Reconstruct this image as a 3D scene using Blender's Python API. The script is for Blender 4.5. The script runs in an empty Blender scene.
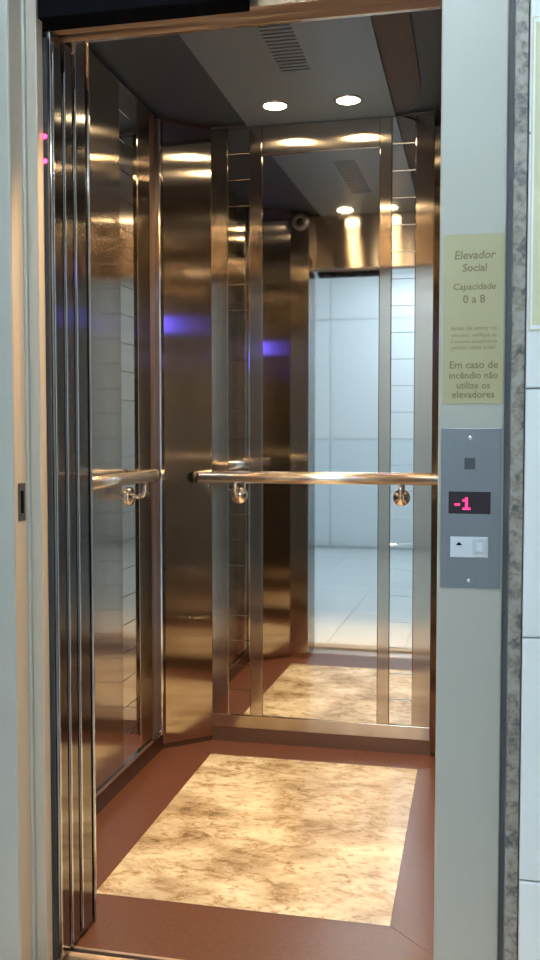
import bpy, bmesh, math, random
from mathutils import Vector, Matrix
random.seed(7)
S = bpy.context.scene
COL = S.collection

# ------------------------------------------------------------------ camera
FPX = 940.0                       # focal length in pixels of a 540x960 frame
VX, HY = 477.0, 434.0             # vanishing point of the cab's depth axis
yaw = math.atan((VX-270)/math.hypot(FPX, HY-480))
pitch = math.atan((480-HY)/FPX)
cd = bpy.data.cameras.new('camera'); cam = bpy.data.objects.new('camera', cd); COL.objects.link(cam)
cd.sensor_fit = 'VERTICAL'; cd.sensor_height = 36.0; cd.lens = FPX/960*36.0
cd.clip_start = 0.02
Fv = Vector((-math.sin(yaw)*math.cos(pitch), math.cos(yaw)*math.cos(pitch), -math.sin(pitch)))
Rv = Vector((math.cos(yaw), math.sin(yaw), 0)); Uv = Rv.cross(Fv)
cam.matrix_world = Matrix(((Rv.x, Uv.x, -Fv.x, 0), (Rv.y, Uv.y, -Fv.y, 0), (Rv.z, Uv.z, -Fv.z, 1.1), (0, 0, 0, 1)))
S.camera = cam

# ------------------------------------------------------------------ world, exposure
w = bpy.data.worlds.new('world'); S.world = w; w.use_nodes = True
w.node_tree.nodes['Background'].inputs[0].default_value = (0.6, 0.7, 0.8, 1)
w.node_tree.nodes['Background'].inputs[1].default_value = 0.02
S.view_settings.view_transform = 'Standard'; S.view_settings.look = 'None'
S.view_settings.gamma = 1; S.view_settings.use_curve_mapping = False
S.view_settings.exposure = 0.22
LOBBY_LAMP = 57.0                 # strength of the lobby's fluorescent tubes
SPOT_W = 64.0                     # watts of each downlight in the cab
SPOT_COL = (1.0, 0.64, 0.29)

# ------------------------------------------------------------------ materials
def new_mat(name):
    m = bpy.data.materials.new(name); m.use_nodes = True
    return m, m.node_tree, m.node_tree.nodes['Principled BSDF']
def plain(name, col, rough=0.5, metal=0.0, spec=0.5, emit=None, es=0.0, coat=0.0):
    m, t, b = new_mat(name)
    b.inputs['Base Color'].default_value = (*col, 1); b.inputs['Roughness'].default_value = rough
    b.inputs['Metallic'].default_value = metal; b.inputs['Specular IOR Level'].default_value = spec
    b.inputs['Coat Weight'].default_value = coat
    if emit:
        b.inputs['Emission Color'].default_value = (*emit, 1); b.inputs['Emission Strength'].default_value = es
    n = t.nodes.new('ShaderNodeTexNoise'); n.inputs['Scale'].default_value = 40; n.inputs['Detail'].default_value = 4
    tc = t.nodes.new('ShaderNodeTexCoord'); t.links.new(tc.outputs['Object'], n.inputs['Vector'])
    mr = t.nodes.new('ShaderNodeMapRange')
    mr.inputs['To Min'].default_value = max(0, rough-0.04); mr.inputs['To Max'].default_value = min(1, rough+0.04)
    t.links.new(n.outputs['Fac'], mr.inputs['Value']); t.links.new(mr.outputs['Result'], b.inputs['Roughness'])
    return m
def brushed(name, col, rough=0.3, aniso=0.95, vertical=True, streak=0.03):
    m, t, b = new_mat(name)
    b.inputs['Metallic'].default_value = 1.0
    b.inputs['Roughness'].default_value = rough; b.inputs['Anisotropic'].default_value = aniso
    tg = t.nodes.new('ShaderNodeTangent'); tg.direction_type = 'RADIAL'; tg.axis = 'Z'
    t.links.new(tg.outputs[0], b.inputs['Tangent'])
    b.inputs['Anisotropic Rotation'].default_value = 0.0 if vertical else 0.25
    tc = t.nodes.new('ShaderNodeTexCoord'); mp = t.nodes.new('ShaderNodeMapping')
    mp.inputs['Scale'].default_value = (260, 260, 2.5) if vertical else (2.5, 2.5, 260)
    t.links.new(tc.outputs['Object'], mp.inputs['Vector'])
    n = t.nodes.new('ShaderNodeTexNoise'); n.inputs['Scale'].default_value = 1.0; n.inputs['Detail'].default_value = 3
    t.links.new(mp.outputs[0], n.inputs['Vector'])
    cr = t.nodes.new('ShaderNodeMapRange')
    cr.inputs['To Min'].default_value = 1-streak*3; cr.inputs['To Max'].default_value = 1+streak
    t.links.new(n.outputs['Fac'], cr.inputs['Value'])
    mx = t.nodes.new('ShaderNodeMix'); mx.data_type = 'RGBA'; mx.blend_type = 'MULTIPLY'; mx.inputs['Factor'].default_value = 1
    mx.inputs['A'].default_value = (*col, 1); t.links.new(cr.outputs['Result'], mx.inputs['B'])
    t.links.new(mx.outputs['Result'], b.inputs['Base Color'])
    return m
def ramp(t, src, stops):
    r = t.nodes.new('ShaderNodeValToRGB')
    els = r.color_ramp.elements
    while len(els) < len(stops): els.new(0.5)
    for e, (p, c) in zip(els, stops): e.position = p; e.color = (*c, 1)
    t.links.new(src, r.inputs['Fac']); return r
def noise(t, scale, detail=6, dist=0.0, rough=0.6, sc=(1, 1, 1), rot=(0, 0, 0)):
    tc = t.nodes.new('ShaderNodeTexCoord'); mp = t.nodes.new('ShaderNodeMapping')
    mp.inputs['Scale'].default_value = sc; mp.inputs['Rotation'].default_value = rot
    t.links.new(tc.outputs['Object'], mp.inputs['Vector'])
    n = t.nodes.new('ShaderNodeTexNoise'); n.inputs['Scale'].default_value = scale
    n.inputs['Detail'].default_value = detail; n.inputs['Distortion'].default_value = dist; n.inputs['Roughness'].default_value = rough
    t.links.new(mp.outputs[0], n.inputs['Vector']); return n
def mixm(t, a, b, fac=None, mode='MULTIPLY', f=1.0):
    m = t.nodes.new('ShaderNodeMix'); m.data_type = 'RGBA'; m.blend_type = mode; m.inputs['Factor'].default_value = f
    t.links.new(a, m.inputs['A']); t.links.new(b, m.inputs['B'])
    if fac: t.links.new(fac, m.inputs['Factor'])
    return m.outputs['Result']

STEEL = brushed('brushed_steel_vertical', (0.55, 0.48, 0.41), 0.125, 1.0)
STEEL_H = brushed('brushed_steel_horizontal', (0.58, 0.50, 0.43), 0.17, 1.0, vertical=False)
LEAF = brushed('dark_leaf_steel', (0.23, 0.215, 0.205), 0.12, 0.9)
STEEL_B = brushed('brushed_bronze_steel', (0.36, 0.25, 0.165), 0.50, vertical=False)
POLISH = plain('polished_steel', (0.74, 0.72, 0.70), 0.08, 1.0)
CHROME = plain('chrome', (0.8, 0.79, 0.78), 0.10, 1.0)
RAIL = plain('satin_rail', (0.92, 0.89, 0.84), 0.25, 1.0)
MIRROR = plain('mirror_glass', (0.90, 0.91, 0.91), 0.02, 1.0)
KICK = plain('dark_bronze_kick', (0.10, 0.06, 0.045), 0.35, 0.6)
GREYM = plain('grey_metal_backing', (0.25, 0.23, 0.21), 0.4, 0.9)
KICKB = plain('bronze_kick', (0.20, 0.12, 0.085), 0.35, 0.7)
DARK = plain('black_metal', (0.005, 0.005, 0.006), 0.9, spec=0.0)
RUBBER = plain('black_cap', (0.015, 0.013, 0.012), 0.4)
PAINT = plain('pale_painted_metal', (0.415, 0.405, 0.36), 0.36)
PAINT_B = plain('beige_painted_metal', (0.47, 0.415, 0.34), 0.42)
PLATE = brushed('grey_plate_steel', (0.30, 0.31, 0.33), 0.45, 0.5)
WHITE = plain('white_enamel', (0.80, 0.83, 0.84), 0.3)
TILE = plain('white_wall_tile', (0.80, 0.82, 0.83), 0.22)
TILE_LO = plain('pale_grey_wall_tile', (0.72, 0.78, 0.81), 0.22)
GROUT = plain('grey_grout', (0.42, 0.45, 0.46), 0.8)
FTILE = plain('white_floor_tile', (0.76, 0.79, 0.80), 0.18)
CEILP = plain('ceiling_panel_lobby_tint', (0.105, 0.148, 0.205), 0.40, 0.25)  # bluish cast of the lobby light put into the base colour
CEILO = plain('dark_grey_ceiling', (0.026, 0.036, 0.056), 0.45, 0.0, 0.25)
BAND = plain('dark_brown_inlay', (0.036, 0.025, 0.020), 0.5, spec=0.2)
LAMPM = plain('lamp_lens', (1, 0.9, 0.75), 0.3, emit=(1.0, 0.74, 0.42), es=60.0)
TUBE = plain('fluorescent_tube', (1, 1, 1), 0.3, emit=(0.72, 0.90, 1.0), es=LOBBY_LAMP)
BLUE = plain('blue_display', (0.02, 0.02, 0.1), 0.2, emit=(0.12, 0.10, 1.0), es=11.0)
RED = plain('red_emissive', (0.3, 0, 0), 0.3, emit=(1.0, 0.02, 0.12), es=11.0)
REDS = plain('red_digit', (0.3, 0, 0.02), 0.3, emit=(1.0, 0.03, 0.16), es=2.2)
SCREEN = plain('dark_display_window', (0.018, 0.008, 0.014), 0.18)
GREYD = plain('dark_grey_plastic', (0.05, 0.055, 0.06), 0.4)
SIGN = plain('pale_gold_plate', (0.40, 0.355, 0.20), 0.40)
INK = plain('brown_engraving', (0.20, 0.165, 0.07), 0.6)
PAPER = plain('cream_paper', (0.66, 0.62, 0.42), 0.7)
PLASTIC = plain('white_plastic', (0.62, 0.66, 0.72), 0.3)
ALU = brushed('aluminium_sill', (0.62, 0.52, 0.46), 0.35, 0.6, vertical=False)
SEAM = plain('dark_grey_sealant', (0.085, 0.09, 0.10), 0.6)
FGROUT = plain('tan_floor_joint', (0.42, 0.27, 0.18), 0.6)
THRESH = plain('tan_threshold_stone', (0.36, 0.29, 0.22), 0.45)
RECESS = plain('near_black_strip', (0.03, 0.03, 0.032), 0.8)

def make_marble():
    m, t, b = new_mat('cream_granite')
    n1 = noise(t, 4.6, 4, 0.6, 0.5, (1, 1.5, 1), (0, 0, 0.6))
    r1 = ramp(t, n1.outputs['Fac'], [(0.30, (0.27, 0.22, 0.165)), (0.43, (0.39, 0.35, 0.275)), (0.56, (0.51, 0.49, 0.41)), (0.70, (0.60, 0.60, 0.54))])
    n2 = noise(t, 7.0, 12, 0.9, 0.74, (1, 1.5, 1), (0, 0, 0.55))
    r2 = ramp(t, n2.outputs['Fac'], [(0.33, (0.22, 0.16, 0.12)), (0.42, (0.66, 0.56, 0.46)), (0.50, (1, 1, 1))])
    n3 = noise(t, 26, 9, 0.7, 0.75, (1, 1.8, 1), (0, 0, 0.5))
    r3 = ramp(t, n3.outputs['Fac'], [(0.36, (0.30, 0.22, 0.16)), (0.44, (0.78, 0.70, 0.62)), (0.50, (1, 1, 1))])
    c = mixm(t, r1.outputs[0], r2.outputs[0], f=0.85); c = mixm(t, c, r3.outputs[0], f=0.75)
    t.links.new(c, b.inputs['Base Color']); b.inputs['Roughness'].default_value = 0.22
    return m
def make_border():
    m, t, b = new_mat('red_brown_granite')
    n1 = noise(t, 90, 5, 0.3, 0.6)
    r1 = ramp(t, n1.outputs['Fac'], [(0.3, (0.068, 0.026, 0.017)), (0.55, (0.090, 0.036, 0.024)), (0.8, (0.107, 0.046, 0.032))])
    t.links.new(r1.outputs[0], b.inputs['Base Color']); b.inputs['Roughness'].default_value = 0.32
    return m
def make_granite():
    m, t, b = new_mat('speckled_granite')
    n1 = noise(t, 55, 6, 0.4, 0.65)
    r1 = ramp(t, n1.outputs['Fac'], [(0.36, (0.06, 0.065, 0.07)), (0.44, (0.17, 0.15, 0.13)), (0.52, (0.27, 0.235, 0.19)), (0.62, (0.31, 0.295, 0.275))])
    t.links.new(r1.outputs[0], b.inputs['Base Color']); b.inputs['Roughness'].default_value = 0.3
    return m
MARBLE, BORDER, GRANITE = make_marble(), make_border(), make_granite()

# ------------------------------------------------------------------ helpers
def wloc(o):
    v = Vector(o.location)
    while o.parent: o = o.parent; v = v + Vector(o.location)
    return v
def link(name, me, mat, parent=None, loc=(0, 0, 0), rz=0.0, kind=None):
    o = bpy.data.objects.new(name, me)
    if mat is not None and me is not None and not me.materials: me.materials.append(mat)
    COL.objects.link(o); l = Vector(loc)
    if parent: o.parent = parent; l = l - wloc(parent)
    o.location = l; o.rotation_euler[2] = rz
    if kind: o['kind'] = kind
    return o
def thing(name, label, cat, loc, group=None, kind=None):
    o = bpy.data.objects.new(name, None); COL.objects.link(o); o.location = loc; o.empty_display_size = 0.05
    tag(o, label, cat, group, kind); return o
def tag(o, label=None, cat=None, group=None, kind=None):
    if label: o['label'] = label
    if cat: o['category'] = cat
    if group: o['group'] = group
    if kind: o['kind'] = kind
    return o
def bm_mesh(bm, name, smooth=False):
    me = bpy.data.meshes.new(name); bmesh.ops.recalc_face_normals(bm, faces=bm.faces[:]); bm.to_mesh(me); bm.free()
    if smooth:
        for p in me.polygons: p.use_smooth = True
    return me
def box_mesh(name, dx, dy, dz, bevel=0.0, seg=2):
    bm = bmesh.new(); bmesh.ops.create_cube(bm, size=1.0)
    for v in bm.verts: v.co = Vector((v.co.x*dx, v.co.y*dy, v.co.z*dz))
    if bevel > 0:
        bmesh.ops.bevel(bm, geom=bm.edges[:], offset=min(bevel, 0.45*min(dx, dy, dz)), segments=seg, profile=0.5, affect='EDGES')
    return bm_mesh(bm, name)
def box(name, x, y, z, mat, parent=None, bevel=0.0, kind=None, seg=2):
    return link(name, box_mesh(name, x[1]-x[0], y[1]-y[0], z[1]-z[0], bevel, seg), mat, parent,
                ((x[0]+x[1])/2, (y[0]+y[1])/2, (z[0]+z[1])/2), kind=kind)
def prism_mesh(name, pts, h, axis='z'):
    """extrude an outline (list of 2-tuples) by h, centred, along an axis"""
    bm = bmesh.new(); n = len(pts)
    def P(a, b, c): return (a, b, c) if axis == 'z' else ((a, c, b) if axis == 'y' else (c, a, b))
    lo = [bm.verts.new(P(a, b, 0)) for a, b in pts]; hi = [bm.verts.new(P(a, b, h)) for a, b in pts]
    bm.faces.new(lo); bm.faces.new(hi)
    for i in range(n): bm.faces.new((lo[i], lo[(i+1) % n], hi[(i+1) % n], hi[i]))
    return bm_mesh(bm, name)
def lathe_mesh(name, prof, n=24, axis='z'):
    """prof: list of (radius, height)"""
    bm = bmesh.new(); rings = []
    def P(x, y, z): return (x, y, z) if axis == 'z' else ((x, -z, y) if axis == '-y' else ((x, z, y) if axis == 'y' else (z, x, y)))
    for r, h in prof:
        if r < 1e-6: rings.append([bm.verts.new(P(0, 0, h))])
        else: rings.append([bm.verts.new(P(r*math.cos(2*math.pi*i/n), r*math.sin(2*math.pi*i/n), h)) for i in range(n)])
    for a, b in zip(rings, rings[1:]):
        for i in range(n):
            j = (i+1) % n
            if len(a) == 1 and len(b) == 1: continue
            if len(a) == 1: bm.faces.new((a[0], b[i], b[j]))
            elif len(b) == 1: bm.faces.new((a[i], a[j], b[0]))
            else: bm.faces.new((a[i], a[j], b[j], b[i]))
    return bm_mesh(bm, name, True)
def tube_mesh(name, pts, r, n=16, cap=True):
    bm = bmesh.new(); pts = [Vector(p) for p in pts]; rings = []
    for i, p in enumerate(pts):
        d = (pts[min(i+1, len(pts)-1)]-pts[max(i-1, 0)]).normalized()
        a = d.orthogonal().normalized() if not rings else (pa - d*pa.dot(d)).normalized()
        pa = a; b = d.cross(a)
        rings.append([bm.verts.new(p+r*(a*math.cos(2*math.pi*k/n)+b*math.sin(2*math.pi*k/n))) for k in range(n)])
    for u, v in zip(rings, rings[1:]):
        for k in range(n): bm.faces.new((u[k], u[(k+1) % n], v[(k+1) % n], v[k]))
    if cap: bm.faces.new(rings[0]); bm.faces.new(rings[-1])
    me = bm_mesh(bm, name)
    for p in me.polygons: p.use_smooth = len(p.vertices) == 4
    return me
def text_mesh(txt, size, bold=0.0, shear=0.0):
    cu = bpy.data.curves.new('lettering', 'FONT'); cu.body = txt; cu.size = size
    cu.align_x = 'CENTER'; cu.align_y = 'CENTER'; cu.extrude = 0.0004; cu.offset = bold; cu.shear = shear; cu.resolution_u = 3
    o = bpy.data.objects.new('lettering', cu); COL.objects.link(o)
    dg = bpy.context.evaluated_depsgraph_get(); me = bpy.data.meshes.new_from_object(o.evaluated_get(dg))
    COL.objects.unlink(o); bpy.data.objects.remove(o)
    me.transform(Matrix.Rotation(math.radians(90), 4, 'X'))
    me.materials.clear()
    return me

# ------------------------------------------------------------------ key dimensions (metres)
XL, XR = -1.060, -0.004           # cab side walls
YB, YF = 3.210, 1.940             # cab back and front walls
CH = 0.143                        # corner chamfer along x
CHY = 0.130
ZC = 2.160                        # cab ceiling
CX = (XL+XR)/2
YL = 1.660                        # landing front plane
OL, OR = -0.871, -0.066           # landing opening

# ================================================================== STRUCTURE: landing / lobby
LX0, LX1, LY0, LZ = -2.6, 1.7, -2.62, 2.62
fl = box('floor_lobby', (LX0, LX1), (LY0, 1.682), (-0.05, -0.004), GROUT, kind='structure')
fme = box_mesh('floor_tile', 0.446, 0.446, 0.012, 0.002, 1); fme.materials.append(FTILE)
ny = 0
y = 1.592-0.225
while y > LY0:
    x = LX0+0.225
    while x < LX1-0.2:
        link('floor_tile', fme, None, fl, (x, y, -0.006)); x += 0.45
    y -= 0.45
wb = box('wall_lobby_back', (LX0, LX1), (LY0-0.1, LY0), (0, LZ), GROUT, kind='structure')
for z0, z1, mt in ((0.0, 1.05, TILE_LO), (1.05, 2.20, TILE), (2.20, LZ, TILE)):
    me = box_mesh('wall_panel', 1.068, 0.012, z1-z0-0.008, 0.002, 1); me.materials.append(mt)
    for k in range(4): link('wall_panel', me, None, wb, (LX0+0.5375+1.075*k, LY0+0.006, (z0+z1)/2))
for nm, x0, x1 in (('wall_lobby_left', LX0-0.1, LX0), ('wall_lobby_right', LX1, LX1+0.1)):
    wl = box(nm, (x0, x1), (LY0, 1.64), (0, LZ), TILE, kind='structure')
box('ceiling_lobby', (LX0, LX1), (LY0, 1.75), (LZ, LZ+0.08), WHITE, kind='structure')

# landing wall (front of the shaft), tiled, with the opening
YT = 1.615
wr = box('wall_landing_right', (0.078, LX1), (YT+0.008, 1.75), (0, LZ), GROUT, kind='structure')
tz = [0, 0.343, 0.759, 1.175, 1.591, 2.007, 2.423, LZ]
for z0, z1 in zip(tz, tz[1:]):
    for k in range(5):
        x0 = 0.078+k*0.33; x1 = min(x0+0.327, LX1)
        box('wall_tile', (x0, x1), (YT, YT+0.010), (z0+0.0015, z1-0.0015), TILE, wr, 0.002, seg=1)
box('wall_landing_left', (LX0, -1.0), (YT+0.01, 1.75), (0, LZ), TILE, kind='structure')
box('wall_landing_top', (-1.0, 0.078), (YT+0.02, 1.75), (2.08, LZ), TILE, kind='structure')
tg = box('trim_1', (0.0545, 0.0765), (1.625, 1.75), (0, 2.08), GRANITE, kind='structure', bevel=0.0015)
tag(tg, 'narrow speckled grey-brown granite strip beside the white tiled wall', None)

# painted steel door frame
fr = box('trim_2', (OL-0.12, 0.0545), (1.72, 1.745), (1.985, 2.08), PAINT, kind='structure')
tag(fr, 'pale painted metal landing door frame around the elevator opening')
box('frame_stile', (OR, 0.0455), (YL, 1.745), (0, 2.08), PAINT, fr, 0.003)
box('frame_gap', (0.0455, 0.0545), (1.668, 1.745), (0, 2.08), SEAM, fr)
box('frame_head', (OL-0.13, OR), (YL, 1.72), (1.985, 2.08), PAINT, fr, 0.002)
box('frame_stile', (OL-0.13, OL), (YL, 1.712), (0, 1.985), PAINT, fr, 0.002)
box('frame_stile_face', (OL-0.004, OL+0.001), (YL+0.003, 1.712), (0, 1.985), PAINT_B, fr)
box('frame_bead', (OL-0.02, OL+0.007), (1.712, 1.722), (0, 1.985), PAINT, fr, 0.002)
box('frame_rebate', (OL-0.02, -0.843), (1.722, 1.750), (0, 1.985), PAINT_B, fr, 0.002)
st = box('strike_plate', (OL, OL+0.0025), (1.675, 1.704), (0.930, 1.004), GREYD, fr, 0.001)
box('strike_slot', (OL+0.0015, OL+0.0032), (1.684, 1.695), (0.945, 0.989), DARK, st)

# ================================================================== STRUCTURE: cab floor
floor = box('floor', (XL-0.03, XR+0.03), (1.83, YB+0.03), (-0.04, -0.012), FGROUT, kind='structure')
IX0, IX1, IY0, IY1 = -0.884, -0.179, 2.063, 3.070
box('granite_inset', (IX0, IX1), (IY0, IY1), (-0.012, 0.0), MARBLE, floor)
g = 0.0010
def slab(pts, nm='border_slab'):
    cx = sum(p[0] for p in pts)/len(pts); cy = sum(p[1] for p in pts)/len(pts)
    me = prism_mesh(nm, [(p[0]-cx, p[1]-cy) for p in pts], 0.0125)
    return link(nm, me, BORDER, floor, (cx, cy, -0.0125))
xa, xb = XL-0.02, XR+0.02
ya, yb_ = IY0-(IX0-xa), IY0-(xb-IX1)
slab([(xa, 1.832), (xb, 1.832), (xb, yb_-g), (IX1, IY0-g), (IX0, IY0-g), (xa, ya-g)])
slab([(xa, ya+g), (IX0-g, IY0), (IX0-g, IY1), (xa, YB+0.010)])
slab([(xb, yb_+g), (xb, YB+0.010), (IX1+g, IY1), (IX1+g, IY0)])
slab([(IX0, IY1+g), (IX1, IY1+g), (xb, YB+0.012), (xa, YB+0.012)])
th = box('trim_4', (OL-0.03, OR+0.03), (1.594, 1.684), (-0.004, 0.002), THRESH, kind='structure', bevel=0.001)
tag(th, 'tan stone threshold strip on the lobby side of the elevator opening')
sill = thing('sill', 'metal door sill with guide grooves at the elevator threshold', 'door sill', (-0.46, 1.78, 0))
box('sill_bar', (OL-0.05, 0.0), (1.822, 1.8295), (-0.035, 0.003), ALU, sill, 0.001)
box('sill_bar', (OL-0.05, 0.0), (1.775, 1.812), (-0.035, 0.001), ALU, sill, 0.001)
box('sill_bar', (OL-0.05, 0.0), (1.742, 1.765), (-0.035, 0.001), ALU, sill, 0.001)
box('sill_groove', (OL-0.05, 0.0), (1.742, 1.829), (-0.040, -0.034), DARK, sill)

# ================================================================== STRUCTURE: cab walls
tile_h = 0.0885
def tile_strip(parent, plane, a0, a1, depth, z0, z1):
    """stack of bevelled mirror tiles; plane 'y' (back wall) or 'x' (side walls)"""
    n = round((z1-z0)/tile_h); h = (z1-z0)/n
    if plane == 'y': me = box_mesh('mirror_tile', a1-a0-0.001, 0.006, h-0.0006, 0.0013, 1)
    else: me = box_mesh('mirror_tile', 0.006, a1-a0-0.001, h-0.0006, 0.0013, 1)
    me.materials.append(MIRROR)
    for k in range(n):
        zc = z0+(k+0.5)*h
        link('mirror_tile', me, None, parent, ((a0+a1)/2, depth, zc) if plane == 'y' else (depth, (a0+a1)/2, zc))

ZT = 2.20
back = box('wall_back', (XL+CH-0.005, XR-CH+0.005), (YB+0.012, YB+0.04), (0, ZT), GREYM, kind='structure')
bx = [-0.917, -0.858, -0.778, -0.735, -0.328, -0.288, -0.208, -0.147]
RZ0, RZ1 = 0.098, 2.062
for i in (0, 2, 4, 6): box('stile', (bx[i], bx[i+1]), (YB, YB+0.012), (RZ0, ZC), STEEL, back, 0.0015)
box('top_rail', (bx[3]+0.0005, bx[4]-0.0005), (YB, YB+0.012), (RZ1, ZC), STEEL, back, 0.0015)
box('bottom_rail', (bx[0], bx[7]), (YB-0.001, YB+0.012), (0.052, RZ0), STEEL_H, back, 0.0015)
box('kick_plate', (bx[0], bx[7]), (YB+0.004, YB+0.012), (0.0, 0.052), KICKB, back)
mir = box('mirror', (bx[3]+0.0005, bx[4]-0.0005), (YB+0.006, YB+0.010), (RZ0, RZ1), MIRROR, back, 0.001)
mir.rotation_euler[2] = -0.0113    # the pane is not quite square to the cab
tile_strip(back, 'y', bx[1], bx[2], YB+0.008, RZ0, ZC)
tile_strip(back, 'y', bx[5], bx[6], YB+0.008, RZ0, ZC)

def side_wall(name, xw, s, parts=True):
    """xw wall plane, s=+1 when the wall faces +x"""
    def bx_(nm, d0, d1, y, z, mt, bev=0.0):   # d: distance proud of the plane
        a, b = xw+s*d0, xw+s*d1
        return box(nm, (min(a, b), max(a, b)), y, z, mt, W, bev)
    a, b = xw-s*0.012, xw-s*0.04
    W = box(name, (min(a, b), max(a, b)), (YF-0.01, YB-CHY+0.005), (0, ZT), GREYM, kind='structure')
    y0, y1 = YF+CHY, YB-CHY        # between the corner chamfers
    ys = [y0+0.05, 2.150, 2.300, 2.710, 2.862, y1-0.105]
    for i in (0, 2, 4): bx_('wall_panel', -0.012, 0.0, (ys[i], ys[i+1]), (0.075, ZC), STEEL, 0.0015)
    for i in (1, 3): tile_strip(W, 'x', ys[i], ys[i+1], xw-s*0.004, 0.075, ZC)
    bx_('edge_lip', -0.012, 0.014, (y1-0.038, y1-0.002), (0.060, ZC), POLISH, 0.006)
    bx_('edge_lip', -0.012, 0.014, (y0+0.002, y0+0.038), (0.060, ZC), POLISH, 0.006)
    bx_('groove_strip', -0.012, -0.006, (y1-0.104, y1-0.039), (0.075, ZC), KICK)
    bx_('bottom_lip', -0.012, 0.008, (y0+0.038, y1-0.038), (0.062, 0.074), POLISH, 0.002)
    bx_('kick_plate', -0.012, -0.002, (y0, y1), (0.0, 0.062), KICK)
    return W
side_wall('wall_left', XL, 1)
WR = side_wall('wall_right', XR, -1)

def corner(name, p, q, facing):
    """chamfer panel from p to q in plan; facing = inward normal"""
    p, q = Vector((*p, 0)), Vector((*q, 0)); dv = q-p; L = dv.length; ang = math.atan2(dv.y, dv.x)
    n = Vector((-math.sin(ang), math.cos(ang), 0))
    if n.dot(Vector((*facing, 0))) < 0: n = -n
    c = (p+q)/2-n*0.010
    W = link(name, box_mesh(name, L, 0.012, ZT-0.0, 0.0), KICK, None, (c.x, c.y, ZT/2), ang, 'structure')
    def sub(nm, z0, z1, off, mt):
        o = bpy.data.objects.new(nm, box_mesh(nm, L, 0.008, z1-z0, 0.001)); o.data.materials.append(mt); COL.objects.link(o)
        o.parent = W; sg = 1 if Vector((-math.sin(ang), math.cos(ang), 0)).dot(n) > 0 else -1
        o.location = (0, sg*off, (z0+z1)/2-ZT/2)
    sub('corner_panel', 0.018, ZC, 0.006, STEEL)
    sub('kick_plate', 0.0, 0.017, 0.004, KICK)
corner('wall_corner_back_left', (XL, YB-CHY), (XL+CH, YB), (1, -1))
corner('wall_corner_back_right', (XR, YB-CHY), (XR-CH, YB), (-1, -1))
corner('wall_corner_front_left', (XL, YF+CHY), (XL+CH, YF), (1, 1))
corner('wall_corner_front_right', (XR, YF+CHY), (XR-0.058, YF+0.033), (-1, 1))

# front returns and transom
DX = -0.830                        # leading edge of the parked doors
front = box('wall_front', (XL+CH-0.01, -0.075), (1.806, 1.84), (1.915, ZT), KICK, kind='structure')
box('transom', (DX-0.02, -0.075), (1.84, 1.852), (1.905, ZC), STEEL_H, front, 0.001)
box('header', (OL-0.1, -0.02), (1.766, 1.806), (1.905, 2.10), STEEL_B, front, 0.002)
box('header_soffit', (OL-0.1, -0.02), (1.806, 1.84), (1.905, 1.915), STEEL_B, front)
box('return_panel', (XL+CH, DX+0.002), (YF-0.008, YF), (0.0, ZC), STEEL, front, 0.001)
box('return_edge', (DX-0.012, DX+0.004), (1.934, YF-0.001), (0.0, ZC), POLISH, front, 0.001)
box('return_cheek', (DX-0.02, DX+0.0), (1.852, 1.932), (1.955, ZC), STEEL, front)
box('return_panel', (-0.067, -0.050), (1.80, 1.972), (0.0, ZC), STEEL, front, 0.001)
hang = box('trim_3', (-0.822, -0.422), (1.685, 1.745), (1.887, 1.985), DARK, kind='structure', bevel=0.002)  # near-black plate hung above the door leaves
tag(hang, 'black plate under the landing lintel')

# ================================================================== STRUCTURE: ceiling
ceil = box('ceiling', (XL-0.03, XR+0.03), (1.80, YB+0.04), (ZC+0.012, ZC+0.04), CEILO, kind='structure')
VX0, VX1, VY0, VY1 = -0.572, -0.484, 2.24, 2.758
SPX, SPY = (-0.648, -0.410), (1.965, 3.02)
pcx0, pcx1 = -0.785, -0.277
cmid = (pcx0+pcx1)/2
# central panel in four pieces around the vent
box('ceiling_panel', (pcx0, VX0), (1.852, YB), (ZC, ZC+0.012), CEILP, ceil)
box('ceiling_panel', (VX1, pcx1), (1.852, YB), (ZC, ZC+0.012), CEILP, ceil)
box('ceiling_panel', (VX0, VX1), (VY1, YB), (ZC, ZC+0.012), CEILP, ceil)
box('ceiling_panel', (VX0, VX1), (1.852, VY0), (ZC, ZC+0.012), CEILP, ceil)
def band(x_in, x_out):
    pts = [(x_in, 1.856), (x_out, 1.856), (x_out, 2.93)]
    for k in range(1, 9):
        a = k/8*math.pi/2; pts.append((x_in+(x_out-x_in)*math.cos(a), 2.93+0.265*math.sin(a)))
    me = prism_mesh('ceiling_inlay', [(a-x_in, b-2.5) for a, b in pts], 0.006)
    return link('ceiling_inlay', me, BAND, ceil, (x_in, 2.5, ZC+0.006))
band(pcx1+0.001, -0.178)

# vent slats
vent = thing('ceiling_vent', 'slotted ventilation grille of thin slats in the cab ceiling', 'vent', ((VX0+VX1)/2, (VY0+VY1)/2, ZC))
box('vent_back', (VX0, VX1), (VY0, VY1), (ZC+0.0095, ZC+0.0118), DARK, vent)
sme = box_mesh('vent_slat', VX1-VX0, 0.0145, 0.004); sme.materials.append(CEILP)
k = VY0+0.006
while k < VY1:
    link('vent_slat', sme, None, vent, ((VX0+VX1)/2, k, ZC+0.002)); k += 0.0232

# ================================================================== DOORS
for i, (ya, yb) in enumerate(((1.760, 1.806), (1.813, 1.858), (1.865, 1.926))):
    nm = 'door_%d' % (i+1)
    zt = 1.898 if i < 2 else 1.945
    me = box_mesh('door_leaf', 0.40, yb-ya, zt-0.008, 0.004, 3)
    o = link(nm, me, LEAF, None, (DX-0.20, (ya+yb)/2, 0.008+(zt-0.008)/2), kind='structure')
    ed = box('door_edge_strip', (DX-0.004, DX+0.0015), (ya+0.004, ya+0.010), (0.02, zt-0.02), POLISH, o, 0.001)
    tag(o, ['parked steel sliding leaf next to the painted frame', 'parked steel sliding leaf between two others', 'parked steel sliding leaf next to the cab wall'][i])

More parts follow.
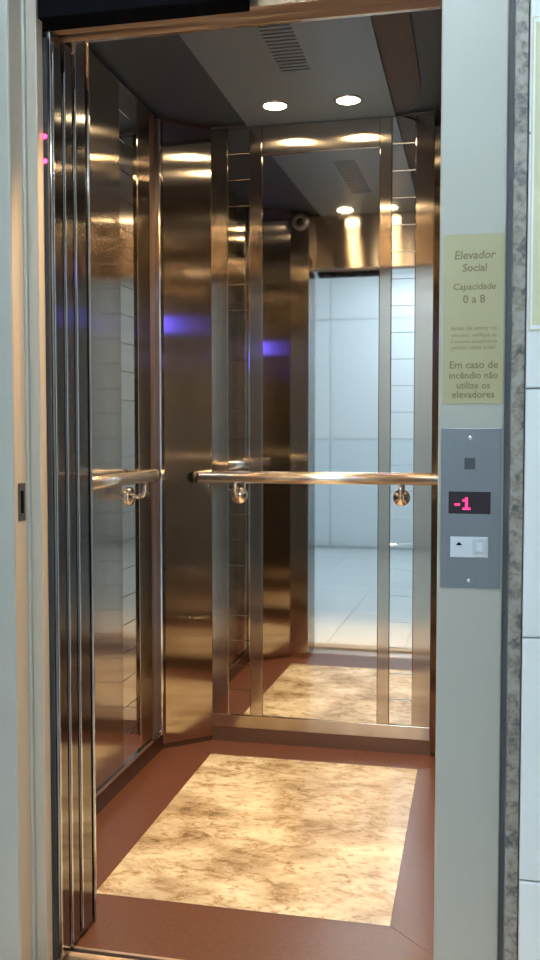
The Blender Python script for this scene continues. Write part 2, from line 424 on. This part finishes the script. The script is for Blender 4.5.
# ================================================================== THINGS
def bracket(parent, base, out, rail_pt):
    """round wall flange with a bent arm that carries the rail"""
    base, out, rail_pt = Vector(base), Vector(out), Vector(rail_pt)
    ax = '-y' if out.y < -0.5 else 'x'
    prof = [(0, 0.0), (0.029, 0.0), (0.029, 0.006), (0.026, 0.010), (0.014, 0.013), (0.012, 0.016), (0, 0.016)]
    if out.x < -0.5: prof = [(r, -h) for r, h in prof]
    fl_ = link('flange', lathe_mesh('flange', prof, 24, ax), CHROME, parent, base)
    p = [base+out*0.012, base+out*0.035, base+out*0.047+Vector((0, 0, 0.004)), Vector((rail_pt.x, rail_pt.y, base.z+0.016)), rail_pt-Vector((0, 0, 0.014))]
    link('bracket_arm', tube_mesh('bracket_arm', [q-base for q in p], 0.007, 10), CHROME, parent, base)
def handrail(label, a, b, walls, out):
    a, b = Vector(a), Vector(b); out = Vector(out); R = 0.0185
    T = thing('handrail', label, 'handrail', (a+b)/2-Vector((0, 0, 0.08)), 'handrails in the cab')
    c = (a+b)/2; dv = (b-a).normalized()
    link('rail', tube_mesh('rail', [a-c, b-c], R, 24, True), RAIL, T, c)
    for e, s in ((a, -1), (b, 1)):
        link('end_cap', tube_mesh('end_cap', [Vector((0, 0, 0)), dv*s*0.012], R+0.0015, 20), RUBBER, T, e)
    for wv in walls: bracket(T, wv, out, Vector((wv[0], a.y, a.z)) if abs(out.y) > 0.5 else Vector((a.x, wv[1], a.z)))
    return T
ZR = 0.948
handrail('satin steel handrail across the mirrored back wall', (-0.955, YB-0.053, ZR), (-0.109, YB-0.053, ZR),
         [(-0.818, YB+0.005, 0.884), (-0.248, YB+0.005, 0.884)], (0, -1, 0))
handrail('satin steel handrail along the cab wall beside the parked door leaves', (XL+0.053, 2.06, ZR+0.020), (XL+0.053, 2.855, ZR+0.020),
         [(XL-0.001, 2.225, 0.905), (XL-0.001, 2.770, 0.905)], (1, 0, 0))

# downlights (each lamp carries its own light)
sp_lab = {(0, 0): 'round ceiling downlight near the security camera by the door header', (1, 0): 'round ceiling downlight by the door header, away from the security camera',
          (0, 1): 'glowing round ceiling downlight above the back mirror, on the parked-door side', (1, 1): 'glowing round ceiling downlight above the back mirror, next to the dark ceiling band'}
for i, sx in enumerate(SPX):
    for j, sy in enumerate(SPY):
        T = thing('ceiling_downlight', sp_lab[(i, j)], 'ceiling light', (sx, sy, ZC), 'ceiling downlights')
        link('trim_ring', lathe_mesh('trim_ring', [(0.037, -0.001), (0.037, -0.005), (0.041, -0.006), (0.046, -0.002), (0.046, 0.0)], 28), CHROME, T, (sx, sy, ZC))
        link('lens', lathe_mesh('lens', [(0, -0.0065), (0.02, -0.006), (0.038, -0.003), (0.038, 0.0)], 24), LAMPM, T, (sx, sy, ZC))
        L = bpy.data.lights.new('downlight_beam', 'SPOT'); L.energy = SPOT_W; L.color = SPOT_COL
        L.spot_size = math.radians(125); L.spot_blend = 0.9; L.shadow_soft_size = 0.028
        lo = bpy.data.objects.new('downlight_beam', L); COL.objects.link(lo); lo.parent = T; lo.location = (0, 0, -0.012)

# security camera high on the front return
scp = Vector((-0.868, YF, 2.116))
T = thing('security_camera', 'small round white security camera high on the panel beside the cab doorway', 'camera', scp)
link('camera_ring', lathe_mesh('camera_ring', [(0, 0.0), (0.039, 0.0), (0.039, 0.010), (0.033, 0.018), (0.021, 0.020), (0.018, 0.012), (0, 0.012)], 32, 'y'), PLATE, T, scp)
link('camera_lens', lathe_mesh('camera_lens', [(0, 0.027), (0.010, 0.025), (0.016, 0.018), (0.017, 0.012)], 20, 'y'), SCREEN, T, scp)

# car operating panel with blue display on the right wall
T = thing('operating_panel', 'steel car operating panel with a blue lit display on the cab side wall', 'control panel', (XR, 2.505, 0.88))
box('panel_plate', (XR-0.010, XR-0.0005), (2.425, 2.585), (0.88, 1.76), PLATE, T, 0.002)
dsp = box('display', (XR-0.0125, XR-0.008), (2.437, 2.573), (1.572, 1.647), BLUE, T, 0.001)
bme = lathe_mesh('floor_button', [(0, -0.005), (0.014, -0.005), (0.016, -0.003), (0.016, 0.001)], 18, 'x'); bme.materials.append(CHROME)
for k in range(10): link('floor_button', bme, None, T, (XR-0.010, 2.479+0.052*(k % 2), 1.08+0.075*(k//2)))

# landing call panel on the right stile
PX0, PX1, PZ0, PZ1 = -0.0605, 0.0415, 0.833, 1.110
yp = YL-0.003
T = thing('call_panel', 'grey steel elevator call panel with red floor display and call button', 'call panel', (-0.01, YL, PZ0))
box('panel_plate', (PX0, PX1), (yp, YL), (PZ0, PZ1), PLATE, T, 0.0008)
scm = lathe_mesh('screw', [(0, 0.0016), (0.0024, 0.0014), (0.0038, 0.0)], 14, '-y'); scm.materials.append(CHROME)
for z in (1.094, 0.846): 
    s_ = link('screw', scm, None, T, (-0.011, yp, z))
box('sensor_window', (-0.0205, -0.0025), (yp-0.001, yp), (1.039, 1.059), GREYD, T, 0.0004)
dw = box('display_window', (-0.047, 0.024), (yp-0.0012, yp), (0.962, 1.0005), SCREEN, T, 0.0006)
# red dot-matrix style -1
dg_ = bmesh.new()
glyph = ["......", "....#.", "...##.", "....#.", "##..#.", "....#.", "...###"]
c_ = 0.0036
for r, row in enumerate(glyph):
    for q, ch in enumerate(row):
        if ch == '#':
            m4 = Matrix.Translation((q*c_*1.25, 0, -r*c_)) @ Matrix.Diagonal((c_*1.25, 0.0006, c_, 1))
            bmesh.ops.create_cube(dg_, size=1.0, matrix=m4)
link('display_digits', bm_mesh(dg_, 'display_digits'), REDS, dw, (-0.0345, yp-0.0016, 0.9925))
bb = box('button_plate', (-0.0435, 0.0205), (yp-0.003, yp), (0.8865, 0.9225), PLASTIC, T, 0.0012)
box('call_button', (-0.006, 0.018), (yp-0.0055, yp-0.002), (0.8895, 0.9195), CHROME, bb, 0.002)
ar = prism_mesh('arrow_mark', [(-0.006, 0), (0.006, 0), (0, 0.006)], 0.0006, 'y')
link('arrow_mark', ar, DARK, bb, (-0.0285, yp-0.0037, 0.9075))
# call button legs of the chrome bezel
box('button_centre', (0.001, 0.011), (yp-0.007, yp-0.005), (0.897, 0.912), PLASTIC, bb, 0.0008)

# engraved plaque above it
T = thing('plaque', 'pale gold plaque with brown lettering on the door frame', 'sign', (-0.006, YL, 1.152))
SX0, SX1, SZ0, SZ1 = -0.0590, 0.0425, 1.152, 1.441
ys_ = YL-0.0015
box('plaque_plate', (SX0, SX1), (ys_, YL), (SZ0, SZ1), SIGN, T, 0.0004)
scx = (SX0+SX1)/2
for txt, v, size, bold, shear in (
        ('Elevador', 257.0, 0.0195, 0.0003, 0.12), ('Social', 269.5, 0.0180, 0.0003, 0.12),
        ('Capacidade', 288.0, 0.0155, 0.0002, 0.12), ('0 a 8', 300.5, 0.0190, 0.0003, 0.0),
        ('Antes de entrar no', 329.0, 0.0100, 0, 0), ('elevador, verifique se', 335.8, 0.0088, 0, 0),
        ('o mesmo encontra-se', 342.0, 0.0088, 0, 0), ('parado neste andar', 348.0, 0.0096, 0, 0),
        ('Em caso de', 365.5, 0.0178, 0.0003, 0), ('inc\u00eandio n\u00e3o', 376.0, 0.0160, 0.0003, 0),
        ('utilize os', 386.0, 0.0160, 0.0002, 0), ('elevadores', 395.0, 0.0165, 0.0003, 0)):
    z = SZ1-(v-236.0)/168.0*(SZ1-SZ0)
    me = text_mesh(txt, size, bold, shear)
    link('lettering', me, INK, T, (scx+0.001, ys_-0.0002, z))

# notice on the tiled wall
T = thing('notice', 'cream notice sheet in a pale border on the white tiled wall', 'notice', (0.17, YT, 1.28))
box('notice_backing', (0.0810, 0.30), (YT-0.003, YT), (1.27, 1.775), PAPER, T, 0.0006)
box('notice_border', (0.0835, 0.2975), (YT-0.0036, YT-0.003), (1.2725, 1.7725), WHITE, T)
box('notice_sheet', (0.0865, 0.2945), (YT-0.0042, YT-0.0036), (1.279, 1.766), PAPER, T)

# slim black strip with two emissive red dots by the parked doors
T = thing('door_sensor', 'slim black strip with two red dots beside the parked door leaves', 'sensor', (-0.842, 1.754, 0.4))
box('slim_strip', (-0.8440, -0.8350), (1.7505, 1.7585), (0.012, 1.88), RECESS, T, 0.001)
lm = lathe_mesh('red_dot', [(0, 0.003), (0.003, 0.0025), (0.005, 0.0)], 14, '-y'); lm.materials.append(RED)
for z in (1.688, 1.640): link('red_dot', lm, None, T, (-0.8415, 1.7505, z))

# lobby fluorescent fixtures; the one near the elevator is added to balance the light
for nm, yy in (('plain white fluorescent fixture on the lobby ceiling near the far wall', -1.5), ('added white fluorescent fixture on the lobby ceiling near the elevator, balancing the light', 0.35)):
    T = thing('fluorescent_fixture', nm, 'ceiling light', (-0.35, yy, LZ), 'lobby ceiling lights')
    box('fixture_body', (-0.98, 0.28), (yy-0.14, yy+0.14), (LZ-0.045, LZ), WHITE, T, 0.004)
    for s in (-1, 1):
        link('tube', tube_mesh('tube', [(-0.58, 0, 0), (0.58, 0, 0)], 0.015, 14), TUBE, T, (-0.35, yy+s*0.07, LZ-0.064))
        for e in (-0.60, 0.60): box('tube_holder', (-0.35+e-0.015, -0.35+e+0.015), (yy+s*0.07-0.012, yy+s*0.07+0.012), (LZ-0.080, LZ-0.045), WHITE, T)
